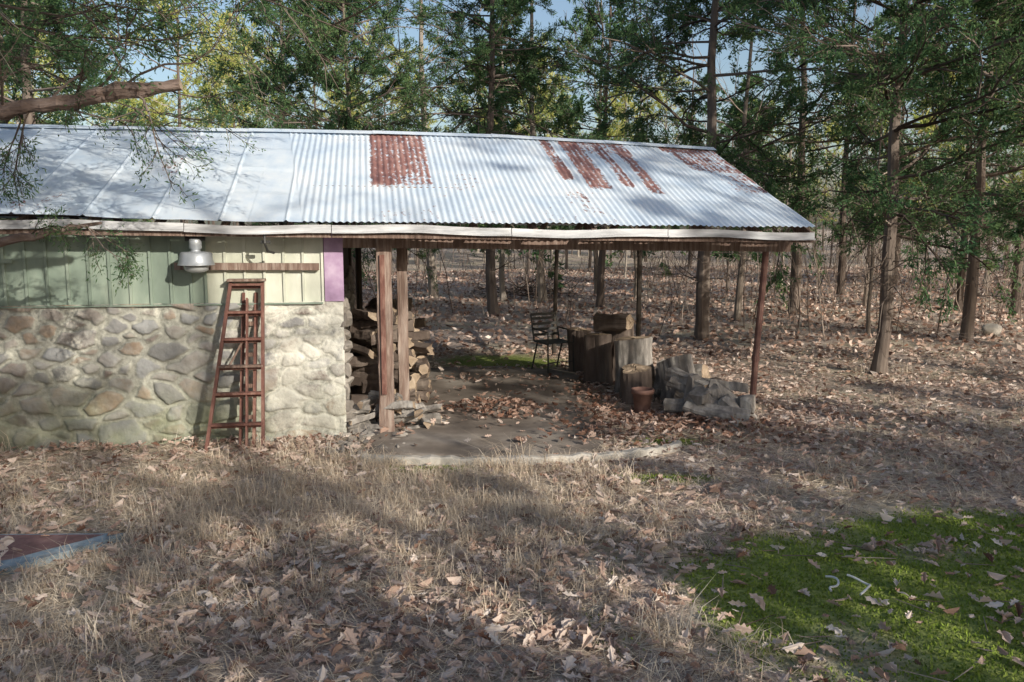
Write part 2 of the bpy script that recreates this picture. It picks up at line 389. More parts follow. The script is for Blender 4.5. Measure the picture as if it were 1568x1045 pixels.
def stonewall():
    a0,a1,z0,z1=-6.6,.2,-.25,1.43
    na,nz=900,225
    A,Z=np.meshgrid(np.linspace(a0,a1,na),np.linspace(z0,z1,nz))
    sd=[];r=np.random.default_rng(24)
    tr=0
    while tr<5000:
        tr+=1
        x=r.uniform(a0-.1,a1+.1);z=r.uniform(-.3,1.5);w=r.choice([.07,.10,.14,.19],p=[.35,.3,.25,.10])*(1.15 if z<.6 else .9)
        asp=r.uniform(.45,.9)
        if all(((x-q[0])*.75)**2+((z-q[1])*1.15)**2>((w+q[2])*.82)**2 for q in sd): sd.append((x,z,w,r.random(),r.random(),r.uniform(-.5,.5),asp))
    wa=A+(fbm(A*5,Z*5,31)-.47)*.10;wz=Z+(fbm(A*5+9,Z*5,37)-.47)*.09
    F1=np.full(A.shape,9.);F2=F1.copy();C=np.zeros(A.shape);Hh=np.zeros(A.shape)
    for x,zz,w,c,h,an,asp in sd:
        dx=wa-x;dz=wz-zz;u=dx*math.cos(an)+dz*math.sin(an);v=-dx*math.sin(an)+dz*math.cos(an)
        d=(np.abs(u*.8)**2.6+np.abs(v/ (asp*1.05))**2.6)**(1/2.6)-w
        cl=d<F1
        F2=np.where(cl,F1,np.minimum(F2,d));C=np.where(cl,c,C);Hh=np.where(cl,h,Hh);F1=np.where(cl,d,F1)
    e=np.minimum(F2-F1,.11-F1*1.2)
    prof=1-np.exp(-np.maximum(e-.03,0)/.03)
    right=ss(-.75,-.45,A)
    H=prof*(.013+.034*Hh)*(1-.5*right)+(fbm(A*14,Z*14,41)-.47)*.018+(fbm(A*3,Z*3,43)-.47)*.05
    H=H*ss(0,.04,a1+.02-A)
    V=np.stack([A,-H,Z],-1).reshape(-1,3)
    i,j=np.meshgrid(np.arange(na-1),np.arange(nz-1));q=j*na+i
    F=np.stack([q,q+1,q+na+1,q+na],-1).reshape(-1,4)
    B=MB();B.add(V,F,0,C.ravel(),np.clip(prof,0,.99).ravel())
    o=B.obj('stone_wall',[stonewm],True,shed)
    ww=.12+.55*right+.4*(hsh(np.round(Hh*97),np.round(C*13),2)-.5)
    at=o.data.attributes.new('ww','FLOAT','POINT');at.data.foreach_set('value',ww.ravel())
    gr=np.clip(ss(.9,.0,Z)*1.0*(1-.6*right)+.15,0,1)
    at=o.data.attributes.new('gr','FLOAT','POINT');at.data.foreach_set('value',gr.ravel())
    B=MB()
    beam(B,(-6.6,.14,.55),(.17,.14,.55),.24,1.72,0,.5)
    beam(B,(.08,.26,.55),(.08,5.1,.55),.18,1.7,0,.5)
    beam(B,(-6.6,5.1,.55),(.17,5.1,.55),.2,1.7,0,.5)
    beam(B,(-6.6,.3,.55),(-6.6,5,.55),.2,1.7,0,.5)
    B.obj('wall_core',[stonem],False,shed)
    B=MB();r=np.random.default_rng(5)
    z=.0
    while z<1.40:
        h=r.uniform(.07,.17)
        k=1.0 if z<.25 else .75
        for b in(.09,.24):
            rock(B,(.19+r.uniform(-.03,.03),b+r.uniform(-.02,.02),z+h/2),(r.uniform(.14,.24)*k,.2,h*1.3),int(r.integers(999)),0,14,9,r.uniform(.3,1),r.uniform(-.3,.3),.3,.55)
        z+=h
    for b in np.arange(.4,5,.27):
        z=.02
        while z<1.4:
            h=r.uniform(.1,.2)
            rock(B,(.16+r.uniform(-.01,.02),b+r.uniform(-.04,.04),z+h/2),(.14,.31,h*1.2),int(r.integers(9999)),0,10,7,None,0,.3,.55);z+=h
    B.obj('corner_stones',[stonem],False,shed)
stonewall()

def siding():
    B=MB();zb=1.4
    def panel(x0,x1,mat):
        x=x0
        while x<x1-.01:
            w=min(.19,x1-x)
            zt=zE(x)-.1
            beam(B,(x+.002,.02+rng.uniform(0,.006),(zb+zt)/2),(x+w-.002,.02+rng.uniform(0,.006),(zb+zt)/2),.02,zt-zb,mat,rng.random())
            beam(B,(x+w-.012,.002,(zb+zt)/2),(x+w+.012,.002,(zb+zt)/2),.02,zt-zb-.01,mat,rng.random())
            x+=w
    panel(-6.6,-1.14,0);panel(-1.14,.0,1)
    beam(B,(.02,.0,1.79),(.21,.0,1.79),.03,.72,2,.5)
    beam(B,(-1.42,-.035,1.80),(-.03,-.035,1.785),.05,.07,3,.9)
    beam(B,(-3.9,-.03,1.86),(-2.9,-.03,1.86),.02,.04,0,.5)
    beam(B,(-6.6,-.015,1.415),(.0,-.015,1.415),.04,.015,0,.3)
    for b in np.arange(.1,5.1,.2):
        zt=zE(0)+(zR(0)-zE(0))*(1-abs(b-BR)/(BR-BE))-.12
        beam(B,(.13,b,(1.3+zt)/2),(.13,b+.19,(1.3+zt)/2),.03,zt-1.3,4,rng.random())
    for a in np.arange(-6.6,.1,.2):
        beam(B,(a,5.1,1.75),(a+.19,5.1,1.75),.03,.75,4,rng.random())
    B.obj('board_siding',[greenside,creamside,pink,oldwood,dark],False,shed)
siding()

def posts():
    B=MB()
    def rp(a,b,w,d,z1,lean=0,m=0):
        n=22;z=np.linspace(-.1,z1,n)
        r=np.random.default_rng(int(a*100))
        V=[]
        for k,zz in enumerate(z):
            for sx,sy in((-1,-1),(0,-1.08),(1,-1),(1.06,0),(1,1),(0,1.05),(-1,1),(-1.05,0)):
                V.append((a+lean*zz+sx*w/2*(1+r.uniform(-.1,.1)),b+sy*d/2*(1+r.uniform(-.1,.1)),zz))
        j=np.arange(8);j2=(j+1)%8
        F=(np.stack([j,j2,j2+8,j+8],-1)[None]+(np.arange(n-1)*8)[:,None,None]).reshape(-1,4)
        B.add(V,F,m,r.random())
    rp(.62,.04,.15,.15,zE(.6)-.12)
    rp(.82,.46,.11,.11,zE(.6)-.0,.0)
    beam(B,(.60,-.05,.45),(.60,-.05,1.9),.05,.02,1,.8)
    B.obj('timber_post',[oldwood,redwood],False,shed)
    B=MB()
    tube(B,[(4.73,.05,-.1),(4.76,.05,.7),(4.80,.04,1.4),(4.83,.03,zE(4.8)-.14)],.036,10,0,.5)
    tube(B,[(4.76,.05,.68),(4.76,.05,.74)],.045,10,0,.2,0)
    beam(B,(4.83,.03,zE(4.8)-.16),(4.83,.03,zE(4.8)-.13),.16,.14,0,.4)
    B.obj('steel_post',[rust],False,shed)
    B=MB()
    tube(B,[(3.55,5.2,-.1),(3.6,5.2,zE(4)-.1)],.035,8,0,.5)
    tube(B,[(5.05,5.2,-.1),(5.05,5.2,zE(4)-.1)],.045,8,0,.5)
    tube(B,[(.3,5.2,-.1),(.3,5.2,zE(4)-.1)],.05,8,0,.5)
    B.obj('rear_posts',[dark],False,shed)
posts()

def slab():
    pts=[(-1.35,7.92),(-.9,7.84),(-.3,7.80),(.3,7.84),(.75,7.95),(.9,8.1),(.95,8.6),(.95,9.3),(.95,10.2),(1.0,11.3),(.95,12.6),(-.2,13),(-1.6,12.8),(-2,12),(-1.75,10.5),(-1.5,9.2),(-1.42,8.4)]
    P=[]
    for k in range(len(pts)):
        a=np.array(pts[k]);b=np.array(pts[(k+1)%len(pts)])
        for t in np.linspace(0,1,8)[:-1]:
            p=a+(b-a)*t;P.append(p+rng.normal(size=2)*.018)
    P=np.array(P);c=P.mean(0);B=MB();n=len(P)
    rings=[]
    for f,z in((1.0,-.05),(1.0,.035),(.985,.045),(.5,.05),(.02,.055)):
        q=c+(P-c)*f;rings.append(np.column_stack([q,np.full(n,z)+(fbm(q[:,0],q[:,1],3)-.5)*.01]))
    V=np.concatenate(rings);j=np.arange(n);j2=(j+1)%n
    F=(np.stack([j,j2,j2+n,j+n],-1)[None]+(np.arange(4)*n)[:,None,None]).reshape(-1,4)
    B.add(V,F,0,.5);B.obj('concrete_slab',[conc],False)
    B=MB();g=np.random.default_rng(4)
    cp=np.array([(-1.4,7.78),(-.9,7.69),(-.3,7.66),(.3,7.71),(.9,7.84),(1.35,8.0),(1.62,8.17),(1.66,8.32)])
    t=np.linspace(0,7,46);cx=np.interp(t,range(8),cp[:,0]);cy=np.interp(t,range(8),cp[:,1])
    ctr=np.stack([cx,cy],1);d=nrm(np.gradient(ctr,axis=0));nn=np.stack([-d[:,1],d[:,0]],1)
    V=[]
    for i in range(46):
        w=.05+g.uniform(-.014,.014);h=.065+g.uniform(-.014,.014)
        for o,z in((-w,-.06),(-w*.9,h-.012),(-w*.6,h),(w*.6,h),(w,h-.02),(w,-.06)):
            V.append((*(ctr[i]+nn[i]*o),z))
    j=np.arange(5);F=(np.stack([j,j+1,j+7,j+6],-1)[None]+(np.arange(45)*6)[:,None,None]).reshape(-1,4)
    B.add(V,F[:,::-1],0,.5);B.add(V[:6],np.arange(6),0,.5);B.add(V[-6:],np.arange(6)[::-1],0,.5);B.obj('slab_kerb',[concpale],False)
slab()

def ladder():
    B=MB()
    def P(a,f): return np.array((a,-.42+.36*f,.0+1.64*f))
    L0,L1=P(-1.14,0),P(-.89,1);R0,R1=P(-.60,0),P(-.585,1)
    beam(B,L0,L1,.03,.06,0,.2,(0,-1,0));beam(B,R0,R1,.03,.06,0,.35,(0,-1,0))
    for f in(.16,.34,.5,.66,.82,.985):
        a=L0+(L1-L0)*f;b=R0+(R1-R0)*f
        beam(B,a,b,.07,.022,0 if f!=.5 else 1,rng.random())
        beam(B,a+np.array((0,.03,-.025)),b+np.array((0,.03,-.025)),.015,.035,0,rng.random())
    o=np.array((0,.10,0))
    a0,a1=P(-.83,0)+o,P(-.78,.93)+o;b0,b1=P(-.70,0)+o,P(-.66,.93)+o
    beam(B,a0,a1,.03,.05,0,.4,(0,-1,0));beam(B,b0,b1,.03,.05,0,.7,(0,-1,0))
    for f in(.2,.4,.6,.8):
        beam(B,a0+(a1-a0)*f,b0+(b1-b0)*f,.02,.04,1,.5)
    beam(B,L1+np.array((-.03,-.01,.02)),R1+np.array((.03,-.01,.02)),.12,.022,1,.6)
    beam(B,P(-.92,.5)+o*.5,P(-.74,.7)+o*.5,.012,.02,1,.5)
    beam(B,P(-.76,.02)+o*.3,P(-.74,.9)+o*.3,.016,.09,0,.8,(0,-1,0))
    B.obj('wooden_step_ladder',[redwood,oldwood],False,None,(O[0],O[1],0),TH)
ladder()

def lamp():
    B=MB();a,b=-1.18,-.22
    zt=2.07
    lathe(B,[(0,.0),(.055,0),(.06,-.02),(.06,-.09),(.045,-.1),(.045,-.12),(.13,-.125),(.15,-.14),(.155,-.2),(.17,-.245),(.175,-.25),(.165,-.252),(.15,-.2),(.0,-.16)],(a,b,zt),28,0,.3)
    lathe(B,[(.03,-.17),(.1,-.235),(.12,-.26),(.11,-.30),(.06,-.325),(0,-.33)],(a,b,zt),20,1,.5)
    beam(B,(a,b+.2,zt+.03),(a,b-.02,zt+.03),.03,.03,0,.4)
    tube(B,[(a,b,zt+.04),(a,b,zt-.01)],.02,8,0,.5)
    tube(B,[(a-.05,b,zt+.01),(a-.12,b-.03,zt+.05),(a-.2,b-.05,zt+.03)],.006,5,2,.5)
    beam(B,(a-.09,b,zt+.0),(a+.09,b,zt+.0),.05,.04,2,.5)
    B.obj('yard_light',[galv,glass,blackm],True,None,(O[0],O[1],0),TH)
    B=MB();
    tube(B,[(-.52,-.32,2.12),(-.52,-.33,2.03),(-.5,-.28,1.95),(-.45,-.2,1.93)],.012,7,0,.3)
    beam(B,(-.56,-.3,2.04),(-.47,-.3,2.04),.02,.03,0,.3)
    B.obj('eave_bracket',[blackm],False,None,(O[0],O[1],0),TH)
lamp()

# ------------------------------------------------------------------ wood
def split_log(B,c,ax,L,r,seed,bm=0,cm=1):
    g=np.random.default_rng(seed);ax=nrm(np.array(ax,float));ref=np.array([0,0,1.])
    u=nrm(np.cross(ax,ref));w=np.cross(u,ax);rot=g.random()*6.28
    kind=g.random()
    if kind<.3: an=np.arange(12)*2*PI/12;rr=np.full(12,r*.85)*g.uniform(.88,1.1,12)
    elif kind<.7: an=np.array([0,.25,.5,.75,1.,1.25,1.5,2.6,4.2]);rr=np.array([1,1.02,1,1.03,1,1,1,.2,.2])*r*1.25*g.uniform(.9,1.1,9)
    else: an=np.linspace(0,PI,8);an=np.append(an,[4.2,5.2]);rr=np.append(np.full(8,r*1.05),[.15*r,.15*r])*g.uniform(.88,1.1,10)
    pr=np.stack([np.cos(an+rot)*rr,np.sin(an+rot)*rr],1);n=len(an)
    V=[];c=np.array(c,float);ts=(-.5,-.3,-.1,.1,.3,.5)
    for t in ts:
        j=g.normal(size=2)*r*.06
        sc=g.uniform(.9,1.08,(n,1))
        V+= [c+ax*(L*t+(g.normal()*.012 if abs(t)==.5 else 0))+u*(p[0]+j[0])+w*(p[1]+j[1]) for p in pr*sc]
    V=np.array(V);j=np.arange(n);j2=(j+1)%n
    F=(np.stack([j,j2,j2+n,j+n],-1)[None]+(np.arange(5)*n)[:,None,None]).reshape(-1,4)
    q=g.random();B.add(V,F,bm,q)
    B.add(V[:n],np.arange(n)[::-1],cm,g.random());B.add(V[-n:],np.arange(n),cm,g.random())
def woodpile():
    B=MB();g=np.random.default_rng(3)
    for b in(1.0,1.5,2.0,2.55):
        z=.12
        while z<1.22-.1*(b>2.2):
            ra=g.uniform(.06,.11)
            for a in(.42,.6,.78,.96):
                if a>.9 and (z>.95 or z<.25 and b<1.2): continue
                if a>.7 and b<1.2 and z>.8: continue
                th=g.normal()*.25+(-1.1 if g.random()<.45 else -.15)
                split_log(B,(a+g.uniform(-.05,.05),b+g.uniform(-.05,.05),z+g.uniform(-.02,.02)),(math.cos(th),math.sin(th),g.normal()*.09),g.uniform(.32,.5),ra,int(g.integers(1e6)))
            z+=ra*1.6
    B.obj('firewood_stack',[bark,cutwood],False,None,(O[0],O[1],0),TH)
    B=MB()
    for k in range(40):
        a=g.uniform(.25,1.1);b=g.uniform(-.12,.45);z=.04+.34*g.random()*(1-abs(a-.6)/.9)
        th=g.uniform(-.5,.5)+(0 if g.random()<.7 else 1.2)
        split_log(B,(a,b,z),(math.cos(th),math.sin(th),g.normal()*.12),g.uniform(.22,.42),g.uniform(.03,.06),int(g.integers(1e6)),0,1)
    B.obj('split_wood_heap',[greywood,cutwood],False,None,(O[0],O[1],0),TH)
    B=MB()
    for k in range(46):
        rock(B,(g.uniform(.05,.8),g.uniform(-.75,-.05),g.uniform(0,.05)),tuple(g.uniform(.04,.15,3)*np.array([1.2,1,.7])),int(g.integers(9999)),0,10,7,None,0,.35,.6)
    B.obj('loose_stones',[stonem],False,None,(O[0],O[1],0),TH)
woodpile()

def round_log(name,p0,p1,r,seed,cm=0):
    B=MB();p0=np.array(p0,float);p1=np.array(p1,float);n=26
    tt=np.linspace(0,1,n);g=np.random.default_rng(seed)
    k=48;d=nrm(p1-p0);ref=np.array([1.,0,0]) if abs(d[2])>.7 else np.array([0,0,1.])
    u=nrm(np.cross(d,ref));w=np.cross(d,u);an=np.arange(k)*2*PI/k
    T,AN=np.meshgrid(tt,an,indexing='ij')
    lobes=1+.13*np.sin(AN*3+seed)+.07*np.sin(AN*5+seed*2.1)+.05*np.sin(AN*2+T*2)
    ww=(1-np.abs(AN/(2*PI)*2-1))
    rid=(vn(ww*16,T*2.2,seed)-.5)*.13+(vn(ww*40,T*5,seed+2)-.5)*.10
    R=r*lobes*(1+rid+.15*(1-T)**3)
    P=p0+d*(T*np.linalg.norm(p1-p0))[...,None]+R[...,None]*(np.cos(AN)[...,None]*u+np.sin(AN)[...,None]*w)
    tiltv=(g.normal()*.1);P=P+d*((R*np.cos(AN+seed))*tiltv*T)[...,None]
    j=np.arange(k);j2=(j+1)%k
    F=(np.stack([j,j2,j2+k,j+k],-1)[None]+(np.arange(n-1)*k)[:,None,None]).reshape(-1,4)
    B.add(P.reshape(-1,3),F,cm,.4)
    for ring,rev in((P[-1],False),(P[0],True)):
        c=ring.mean(0);dirn=d*(-1 if rev else 1)
        Q=[ring]
        for f in(.85,.6,.3): Q.append(c+(ring-c)*f+dirn*(.006*g.normal(size=(k,1))-.004))
        Q.append(c[None]);Q=np.vstack(Q)
        for l in range(3): B.add(Q,np.stack([j,j2,j2+k,j+k],-1)+k*l,2,.3+.15*l)
        B.add(Q,np.stack([j+3*k,j2+3*k,np.full(k,4*k)],-1),2,.25)
    return B.obj(name,[greywood,bark,cutwood],False)
round_log('log_stump',(1.62,11.1,0),(1.58,11.15,.72),.25,1)
round_log('log_stump',(1.20,11.7,0),(1.20,11.72,.70),.17,2,1)
round_log('log_stump',(1.05,12.6,0),(1.0,12.6,.66),.17,8,1)
round_log('log_stump',(1.55,11.9,.0),(1.52,11.95,.78),.2,4,1)
round_log('fallen_log',(1.2,11.9,.84),(1.62,11.6,.88),.11,5,1)
round_log('log_stump',(2.12,10.35,.0),(2.05,10.5,.52),.2,3)
round_log('log_stump',(1.55,10.5,.0),(1.55,10.52,.42),.19,13,1)
round_log('fallen_log',(1.95,10.9,.2),(2.45,10.55,.24),.22,6)
round_log('fallen_log',(2.35,10.1,.2),(2.05,9.6,.2),.17,9,1)
def rootwood():
    B=MB();g=np.random.default_rng(12)
    for k in range(16):
        th=g.uniform(-.95,-.1)
        split_log(B,(2.28+g.normal()*.13,9.5+g.normal()*.13,.2+.12*g.normal()),(math.cos(th),math.sin(th)*.8,g.uniform(-.8,.1)),g.uniform(.35,.62),g.uniform(.06,.13),int(g.integers(1e6)),0,0)
    for k in range(9):
        rock(B,(2.2+g.normal()*.2,9.5+g.normal()*.15,.18+.14*g.random()),tuple(g.uniform(.2,.4,3)),int(g.integers(9999)),0,14,9,None,g.random()*3,.5,.5)
    split_log(B,(2.1,9.75,.45),(.6,-.5,-.25),.5,.14,77,0,1)
    B.obj('split_stump_wood',[greywood,cutwood],False)
rootwood()
def pot():
    B=MB()
    lathe(B,[(0,.01),(.085,0),(.09,.01),(.118,.22),(.135,.22),(.138,.27),(.122,.275),(.115,.26),(.11,.2),(0,.18)],(1.53,9.78,.03),24,0,.5)
    B.obj('clay_flower_pot',[clay],True)
pot()
def chair():
    B=MB();c=(.62,12.55);rot=.5
    def T(x,y,z):return (c[0]+x*math.cos(rot)-y*math.sin(rot),c[1]+x*math.sin(rot)+y*math.cos(rot),z+.05)
    for s in(-.22,.22):
        tube(B,[T(s,-.22,0),T(s,-.2,.42),T(s,.2,.43),T(s,.3,.82)],.013,7,0,.5)
        tube(B,[T(s,.26,0),T(s,.1,.43)],.013,7,0,.5)
        tube(B,[T(s,-.21,.42),T(s,-.2,.6),T(s,.23,.62)],.012,7,0,.5)
    for z in(.52,.60,.68,.76,.82):
        y=.2+(z-.43)*.25;beam(B,T(-.22,y,z),T(.22,y,z),.012,.04,0,.5)
    for y in np.linspace(-.2,.18,7): beam(B,T(-.22,y,.435),T(.22,y,.435),.04,.012,0,.5)
    beam(B,T(-.22,-.2,.15),T(.22,-.2,.15),.014,.014,0,.5)
    B.obj('metal_chair',[blackm],False)
chair()
def pslab():
    B=MB()
    P=np.array([(-4.6,5.78),(-3.6,5.74),(-2.74,5.76),(-2.82,5.60),(-3.0,5.40),(-3.15,5.18),(-3.6,5.02),(-4.6,4.9)])
    I=np.array([(-4.58,5.76),(-3.6,5.72),(-2.86,5.73),(-2.95,5.62),(-3.12,5.44),(-3.26,5.28),(-3.64,5.12),(-4.58,5.0)])
    c=I.mean(0);n=len(P)
    R=[np.column_stack([P,np.full(n,-.06)]),np.column_stack([P,np.full(n,.045)]),np.column_stack([I,np.full(n,.048)]),np.column_stack([c+(I-c)*.9,np.full(n,.044)]),np.column_stack([c+(I-c)*.02,np.full(n,.044)])]
    V=np.concatenate(R);j=np.arange(n);j2=(j+1)%n
    for k,m in((0,0),(1,0),(2,1),(3,1)):
        B.add(V,np.stack([j,j2,j2+n,j+n],-1)+k*n,m,.5)
    B.obj('painted_paving_slab',[bluepaint,redslab],False)
pslab()
def cord():
    B=MB();t=np.linspace(0,1,14)
    h=.06
    p=[(1.93+.05*math.sin(x*5),4.98-.22*x,h+.01*math.sin(x*9)) for x in t]
    tube(B,p,.007,6,0,.5)
    p=[(2.06+.09*math.sin(x*3.3),4.98-.24*x,h+.01*math.cos(x*9)) for x in t]
    tube(B,p,.007,6,0,.5);B.obj('white_cord',[whitem],True)
cord()
B=MB();rock(B,(9.6,16.9,.12),(.4,.3,.25),5,0);B.obj('pale_rock',[concpale],True)

# ------------------------------------------------------------------ trees
def grow(B,P,D,L,R,depth,nch,g,mat,up=.04,wob=.16,shr=.5,spread=.8,skip=99):
    tw=[]
    for lev in range(depth):
        ns=4 if lev<depth-1 else 2
        if lev==0: ns=6
        k=5 if lev==0 and skip==99 else 3
        pts=[P];ds=[D];p=P;d=D;n=len(P);rn=g.random(n)
        for q in range(ns):
            d=nrm(d+g.normal(size=(n,3))*wob+np.array([0,0,up]))
            p2=p+d*(L/ns)[:,None]
            if lev<skip: segs(B,p,p2,R*(1-q/ns*.75),R*(1-(q+1)/ns*.75),k,mat,rn)
            p=p2;pts.append(p);ds.append(d)
        tw.append((P,p,L))
        if lev==depth-1: break
        m=nch[lev];PT=np.stack(pts,1);DS=np.stack(ds,1)
        idx=np.repeat(np.arange(n),m);t=g.uniform(.15,1,len(idx))*ns
        i0=np.minimum(t.astype(int),ns-1);f=(t-i0)[:,None]
        nP=PT[idx,i0]*(1-f)+PT[idx,i0+1]*f
        dd=DS[idx,i0+1]
        nD=nrm(dd+nrm(np.cross(dd,g.normal(size=dd.shape)))*g.uniform(.4,1,(len(idx),1))*spread)
        nL=L[idx]*shr*g.uniform(.5,1.15,len(idx))*(1.15-.5*t/ns)
        nR=np.maximum(R[idx]*.5,.0025)
        P,D,L,R=nP,nD,nL,nR
    return tw
def trunkpath(H,g,lean=.03,n=12):
    z=np.linspace(0,1,n);x=np.cumsum(g.normal(size=n)*lean*.35);y=np.cumsum(g.normal(size=n)*lean*.35)
    return np.stack([(x-x[0])*H*.15,(y-y[0])*H*.15,z*H],1)
def leaves(B,tw,g,n,ls,lw,mat,jit=.6):
    P0,P1,L=tw;N=len(P0);idx=np.repeat(np.arange(N),n);t=g.uniform(.1,1.05,len(idx))[:,None]
    c=P0[idx]*(1-t)+P1[idx]*t;d=nrm(P1[idx]-P0[idx])
    d2=nrm(d+g.normal(size=d.shape)*jit+np.array([0,0,-.05]))
    c=c+g.normal(size=c.shape)*.03
    rn=np.clip(np.repeat(g.random(N),n)*.6+g.random(len(idx))*.4,0,1)
    rhombs(B,c,d2,ls*g.uniform(.5,1.3,len(idx)),lw*g.uniform(.6,1.3,len(idx)),mat,rn)
def cedar(seed,H,R,c0,r0,nb=70,nl=13,ls=.12,lw=.016,dead=14,pine=False,ch=(6,5),skip=99):
    g=np.random.default_rng(seed);B=MB();tp=trunkpath(H,g,.06)
    tr=r0*(1-np.linspace(0,1,12)**.9)+.012
    base=np.vstack([tp[0]-[0,0,.15],tp[0]+[0,0,.12],tp[1]*.4+tp[0]*.6,tp[1:]]);rb=np.concatenate([[r0*1.5,r0*1.2,r0*1.03],tr[1:]])
    tube(B,base,rb,12 if skip==99 else 7,0,g.random(),None,.14,seed)
    fr=np.sort(g.random(nb))**.95;z=c0+(H-c0)*fr*.98
    def at(z):return np.stack([np.interp(z,tp[:,2],tp[:,0]),np.interp(z,tp[:,2],tp[:,1]),z],1)
    az=g.random(nb)*6.28
    if pine: prof=np.sqrt(np.clip(1-(fr*1.0-.35)**2*1.6,0.05,1))
    else: prof=np.minimum(1,.6+fr*2.2)*(1-fr)**.7+.08
    L=R*prof*g.uniform(.5,1.2,nb)
    el=(.1 if pine else -.12)+.7*fr+g.normal(size=nb)*.16
    D=np.stack([np.cos(az)*np.cos(el),np.sin(az)*np.cos(el),np.sin(el)],1)
    tw=grow(B,at(z),D,L,.006+.009*L,3,ch,g,1,.012,.16,.46,.8,skip)
    leaves(B,tw[2],g,nl,ls,lw,2);leaves(B,tw[1],g,max(3,nl//2),ls,lw,2)
    if dead:
        z=g.uniform(c0*.35,c0*1.5,dead);az=g.random(dead)*6.28;el=g.normal(size=dead)*.25
        D=np.stack([np.cos(az)*np.cos(el),np.sin(az)*np.cos(el),np.sin(el)],1)
        grow(B,at(z),D,g.uniform(.3,1.3,dead)*R/2.5,np.full(dead,.009),3 if skip==99 else 2,[4,3],g,1,-.01,.22,.5)
    return B.pack()
def bare(seed,H,r0,nb=22,depth=4,c0=.3):
    g=np.random.default_rng(seed);B=MB();tp=trunkpath(H,g,.09)
    tr=r0*(1-.9*np.linspace(0,1,12))
    tube(B,np.vstack([tp[0]-[0,0,.15],tp[0]+[0,0,.1],tp[1:]]),np.concatenate([[r0*1.4,r0*1.1],tr[1:]]),9,0,g.random(),None,.1,seed)
    fr=g.uniform(c0,1,nb);z=H*fr
    P=np.stack([np.interp(z,tp[:,2],tp[:,0]),np.interp(z,tp[:,2],tp[:,1]),z],1)
    az=g.random(nb)*6.28;el=.5+g.normal(size=nb)*.25
    D=np.stack([np.cos(az)*np.cos(el),np.sin(az)*np.cos(el),np.sin(el)],1)
    L=H*.33*(1.15-fr)*g.uniform(.6,1.2,nb)
    grow(B,P,D,L,r0*.32*(1.2-fr),depth,[5,4,3],g,1,.06,.18,.52)
    return B.pack()
CM=[bark,twigd,cedarleaf];PM=[barkpale,twig,pineleaf];BM=[barkpale,twig]
near=[cedar(100+i,H,R,c,r,nb,22,.075,.0115,dd,False,(7,6)).mesh('cedar_tree_near_mesh%d'%i,CM) for i,(H,R,c,r,nb,dd) in enumerate([(9.5,2.9,2.1,.095,108,36),(11.5,3.0,2.4,.13,112,30)])]
ced=[cedar(110+i,H,R,c,r,nb,9,.14,.020,dd,False,(6,4)).mesh('cedar_tree_mesh%d'%i,CM) for i,(H,R,c,r,nb,dd) in enumerate([(9.5,2.6,2.0,.10,80,14),(12,2.8,2.4,.12,90,12),(7,2.3,1.0,.09,70,8),(11,2.4,2.0,.11,85,12)])]
pin=[cedar(200+i,H,R,c,r,nb,10,.18,.018,6,True,(6,4)).mesh('pine_tree_mesh%d'%i,PM) for i,(H,R,c,r,nb) in enumerate([(15,2.8,5,.14,55),(14,2.6,8.8,.15,50)])]
barB=[bare(300+i,H,r,nb,4,c) for i,(H,r,nb,c) in enumerate([(11,.11,18,.3),(13,.14,20,.25),(8,.06,14,.2),(10,.08,16,.15),(6,.045,12,.15)])]
bar=[b.mesh('bare_tree_mesh%d'%i,BM) for i,b in enumerate(barB)]

def put(name,me,x,y,sc=1,rz=None,parent=None):
    g=groundh(np.array([float(x)]),np.array([float(y)]))[0]
    return mkobj(name,me,parent,(x,y,g-.02),rng.random()*6.28 if rz is None else rz,sc)
named=[('cedar_tree',near[0],5.48,12.5,1.0),('cedar_tree',near[1],3.69,16.35,1.0),('cedar_tree',near[1],-.46,20.6,.95),('cedar_tree',near[1],8.3,11.6,.9),
 ('cedar_tree',near[0],8.9,16.5,1.1),('cedar_tree',ced[1],7.0,21,1.0),('cedar_tree',ced[0],2.4,23,1.0),
 ('cedar_tree',near[0],-3.5,18.5,.95),('cedar_tree',ced[1],-10.5,18,.9),('cedar_tree',ced[3],12.5,21,1.0),('cedar_tree',ced[3],-6.4,24,1.0),
 ('oak_tree',bar[2],3.75,25.6,1.1),('oak_tree',bar[3],2.7,27,1.1),('oak_tree',bar[1],-2.4,26,1),('oak_tree',bar[3],5.2,19.5,1),
 ('oak_tree',bar[2],9.6,23,1),('oak_tree',bar[4],7.4,17.5,1),('oak_tree',bar[3],-6,23,1),('oak_tree',bar[1],.9,24.5,.9)]
for n,me,x,y,s in named: put(n,me,x,y,s)
fc=[cedar(400+i,H,R,c,r,nb,9,.22,.034,6,False,(5,3),1) for i,(H,R,c,r,nb) in enumerate([(9.5,2.6,1.6,.09,60),(12,2.8,2.2,.11,68),(7.5,2.3,1.0,.08,50)])]
fp=[cedar(500+i,H,R,c,r,nb,9,.24,.032,5,True,(5,3),1) for i,(H,R,c,r,nb) in enumerate([(13,2.8,4.5,.11,44),(14.5,3.0,5.5,.13,44),(11,2.6,2.5,.09,42)])]
fb=[bare(600+i,H,r,nb,3,c) for i,(H,r,nb,c) in enumerate([(11,.08,22,.3),(13,.11,24,.25),(8,.05,16,.2),(10,.065,20,.15),(6,.04,14,.15)])]
FB=MB();g2=np.random.default_rng(77)
pts=[];tries=0
